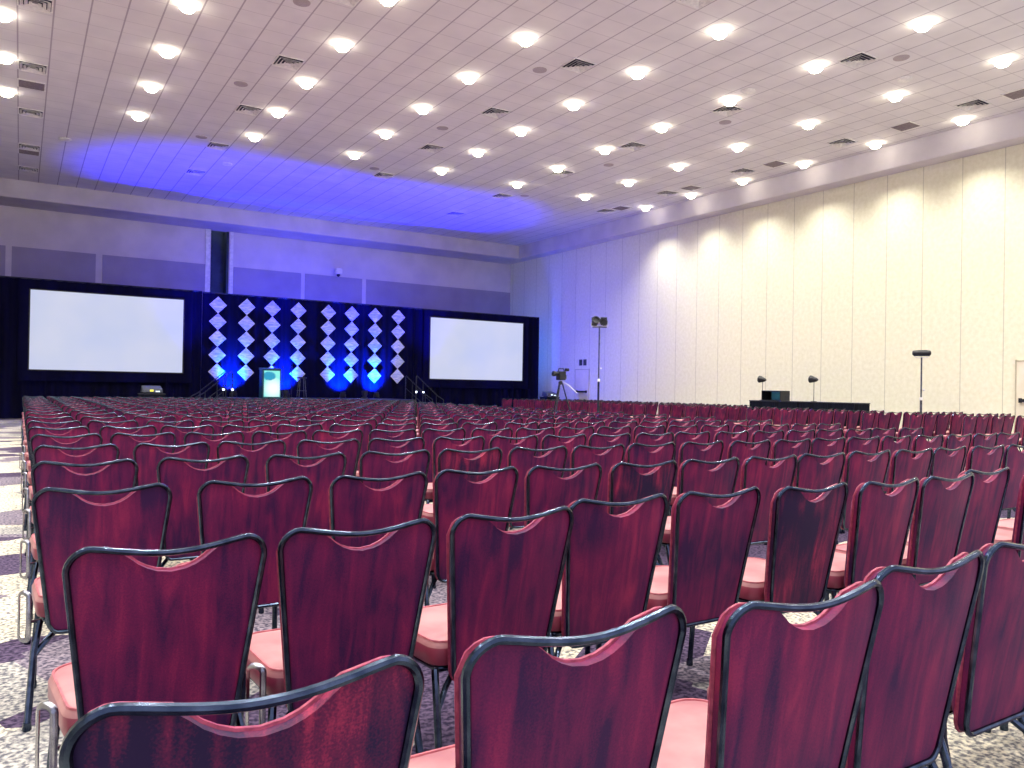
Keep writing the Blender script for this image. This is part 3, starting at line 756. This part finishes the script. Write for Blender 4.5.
MB().lathe([(.05,0),(.055,.09),(.07,.1),(.07,.16),(.05,.16)], 14, (-.09,.0,.17), Matrix.Rotation(-PI/2,3,'Y')).build('lens', M_BLACKP, t, True)
MB().tube([(-.07,0,.24),(-.06,0,.31),(.1,0,.31),(.11,0,.24)], .016, 6).build('carry_handle', M_BLACKP, t, True)
MB().box(.08,.17,-.16,-.06,.24,.32).build('viewfinder', M_BLACKP, t, bevel=.01)
MB().box(.12,.16,-.06,.06,.04,.14).build('battery', M_GREYM, t, bevel=.01)

# equipment case by the tripod is the projector; light trees
def light_tree(x, y, top, label, n, dark, rz):
    t = thing('light_stand', label, 'light stand', (x, y, 0), rz)
    MB().tube([(0,0,.25),(0,0,top*.52)], .03, 10).build('lower_pole', M_DGREY if dark else M_GREYM, t, True)
    MB().tube([(0,0,top*.5),(0,0,top)], .021, 10).build('upper_pole', M_GREYM, t, True)
    MB().lathe([(.03,0),(.042,.01),(.042,.07),(.03,.08)], 12, (0,0,top*.5)).build('collar', M_WHITEM, t, True)
    MB().lathe([(.012,0),(.03,.02),(.03,.05),(.01,.055)], 10, (.03,0,top*.62), Matrix.Rotation(PI/2,3,'Y')).build('clamp_knob', M_WHITEM, t, True)
    for k in range(3):
        a = 2*PI*k/3+.4; MB().tube([(.03*math.cos(a),.03*math.sin(a),.55),(.55*math.cos(a),.55*math.sin(a),.015)], .014, 6).build('leg', M_DGREY, t, True)
    if dark:
        MB().tube([(-.2,0,top),(.2,0,top)], .02, 8).build('crossbar', M_GREYM, t, True)
        for k in range(2):
            xx = -.125+.25*k
            R_ = Matrix.Rotation(math.radians(62+24*k), 3, 'X') @ Matrix.Rotation(.35*(.5-k), 3, 'Y')
            h = MB().lathe([(.04,-.17),(.085,-.14),(.095,-.02),(.1,.1),(.112,.15),(.09,.15),(.08,.1)], 16, (xx, 0, top+.13), R_).build('lamp_head', M_BLACKP, t, True)
            MB().tube([(xx-.11,0,top+.13),(xx-.105,0,top+.02),(xx+.105,0,top+.02),(xx+.11,0,top+.13)], .014, 6).build('yoke', M_WHITEM, h, True)
            MB().box(xx-.09,xx+.09,.1,.115,top+.19,top+.28).build('barn_door', M_GREYM, h)
    else:
        h = MB().lathe([(.04,-.23),(.07,-.205),(.085,-.08),(.085,.08),(.07,.205),(.04,.23)], 14, (0,0,top+.12), Matrix.Rotation(PI/2,3,'Y')).build('lamp_bar', M_BLACKP, t, True)
        MB().box(-.19,.19,-.1,-.085,top+.03,top+.07).build('rim_strip', M_DGREY, h)
        MB().tube([(-.2,0,top+.1),(-.15,0,top),(.15,0,top),(.2,0,top+.1)], .013, 6).build('yoke', M_WHITEM, h, True)
    return t
light_tree(13.63, 17.2, 3.05, 'tall light stand with two lamps before the blue lit wall', 2, True, -.6)
light_tree(20.75, 12.15, 2.33, 'shorter light stand with flat lamp bar before the bright cream wall', 2, False, -1.0)

# control tables along the right wall
ty0, ty1, tx0, tx1 = 13.35, 17.05, 19.55, 20.3
t = thing('control_riser', 'low black riser under the control tables by the right wall', 'riser', (20.1, 15.2, 0))
MB().box(-.9,.9,-2.3,2.3,.24,.30).build('deck', M_STAGE, t)
MB().box(-.88,.88,-2.28,2.28,0.0,.24).build('skirt', M_SKIRT, t)
for k in range(2):
    y0 = ty0 + k*1.86; y1 = y0+1.83
    t = thing('control_table', ['black skirted control table by the cream wall, the half nearer the camera','black skirted control table by the cream wall, the half under the black rack case'][k], 'table', ((tx0+tx1)/2, (y0+y1)/2, .30), 0, 'control tables by the right wall')
    w, d = (tx1-tx0)/2, (y1-y0)/2
    MB().box(-w,w,-d,d,.73,.76).build('tabletop', M_BLACKP, t, bevel=.006)
    v = []; n = 100
    P = [(-w,-d),(w,-d),(w,d),(-w,d),(-w,-d)]
    for i in range(n+1):
        a = min(i/n*4, 3.9999); q = int(a); u = a-q
        x = P[q][0]+(P[q+1][0]-P[q][0])*u; y = P[q][1]+(P[q+1][1]-P[q][1])*u; kx = .975+.012*math.sin(i*2.4)
        v += [(x*kx, y*kx, .02), (x*.985, y*.985, .735)]
    MB().add(v, [(2*i,2*i+1,2*i+3,2*i+2) for i in range(n)]).build('skirt', M_SKIRT, t, True)
t = thing('rack_case', 'black open equipment case on the control tables', 'case', (19.9, 16.3, 1.06))
MB().box(-.22,.22,-.36,-.34,0,.31).box(-.22,.22,.34,.36,0,.31).box(-.22,.22,-.34,.34,.29,.31).box(-.22,.22,-.34,.34,0,.02).build('shell', M_BLACKP, t)
MB().box(.18,.2,-.34,.34,.02,.29).build('back_panel', M_BLACKP, t)
MB().box(-.2,.17,-.33,-.02,.03,.28).build('mixer_unit', M_LECT, t)
def table_lamp(y, label):
    t = thing('stand_lamp', label, 'lamp', (19.95, y, 1.06), 0, 'cone headed lamps on the control tables')
    MB().lathe([(.09,0),(.09,.012),(.015,.02)], 14).build('base', M_BLACKP, t, True)
    MB().tube([(0,0,.01),(0,0,.62)], .009, 6).build('pole', M_DGREY, t, True)
    MB().lathe([(.035,-.14),(.06,-.1),(.11,.08),(.115,.1),(.06,.1)], 14, (0,.02,.66), Matrix.Rotation(-PI/2+.1,3,'X')).build('lamp_head', M_BLACKP, t, True)
table_lamp(16.85, 'small cone headed lamp on a thin pole, farther along the control tables')
table_lamp(14.95, 'small cone headed lamp on a thin pole, right of the black equipment case')

# dome camera on the back wall
t = thing('wall_camera', 'small white camera mounted on the wall high above the diamonds', 'camera', (12.4, BY, CAM_Z+5.31))
MB().box(-.05,.05,-.3,0,.0,.1).build('bracket', M_WHITEM, t)
MB().box(-.15,.15,-.5,-.2,-.16,.12).build('housing', M_WHITEM, t, bevel=.04)
MB().lathe([(.02,-.12),(.07,-.08),(.09,0)], 14, (-.02,-.4,-.15)).build('lens', M_BLACKP, t, True)

# ------------------------------------------------------------------ light, camera
w = bpy.data.worlds.new('World'); bpy.context.scene.world = w; w.use_nodes = True
bg = w.node_tree.nodes['Background']; bg.inputs[0].default_value = (.78,.78,1.0,1); bg.inputs[1].default_value = 1.65

cam = bpy.data.cameras.new('Camera'); cam.sensor_width = 36; cam.sensor_fit = 'HORIZONTAL'; cam.lens = 784.4/1024*36
co = bpy.data.objects.new('Camera', cam); C.objects.link(co)
yaw, pitch, roll = math.radians(32.0986), math.radians(.351), math.radians(.9704)
fwd = Vector((math.sin(yaw)*math.cos(pitch), math.cos(yaw)*math.cos(pitch), math.sin(pitch)))
right = Vector((math.cos(yaw), -math.sin(yaw), 0)); up = right.cross(fwd)
r2 = right*math.cos(roll)+up*math.sin(roll); u2 = up*math.cos(roll)-right*math.sin(roll)
m = Matrix(((r2.x,u2.x,-fwd.x),(r2.y,u2.y,-fwd.y),(r2.z,u2.z,-fwd.z))).to_4x4(); m.translation = (0,0,CAM_Z)
co.matrix_world = m; cam.clip_start = .05; cam.clip_end = 200
sc = bpy.context.scene; sc.camera = co
sc.view_settings.view_transform = 'Standard'; sc.view_settings.look = 'None'; sc.view_settings.exposure = 0
sc.cycles.use_denoising = True; sc.cycles.max_bounces = 6; sc.cycles.diffuse_bounces = 4; sc.cycles.sample_clamp_indirect = 4
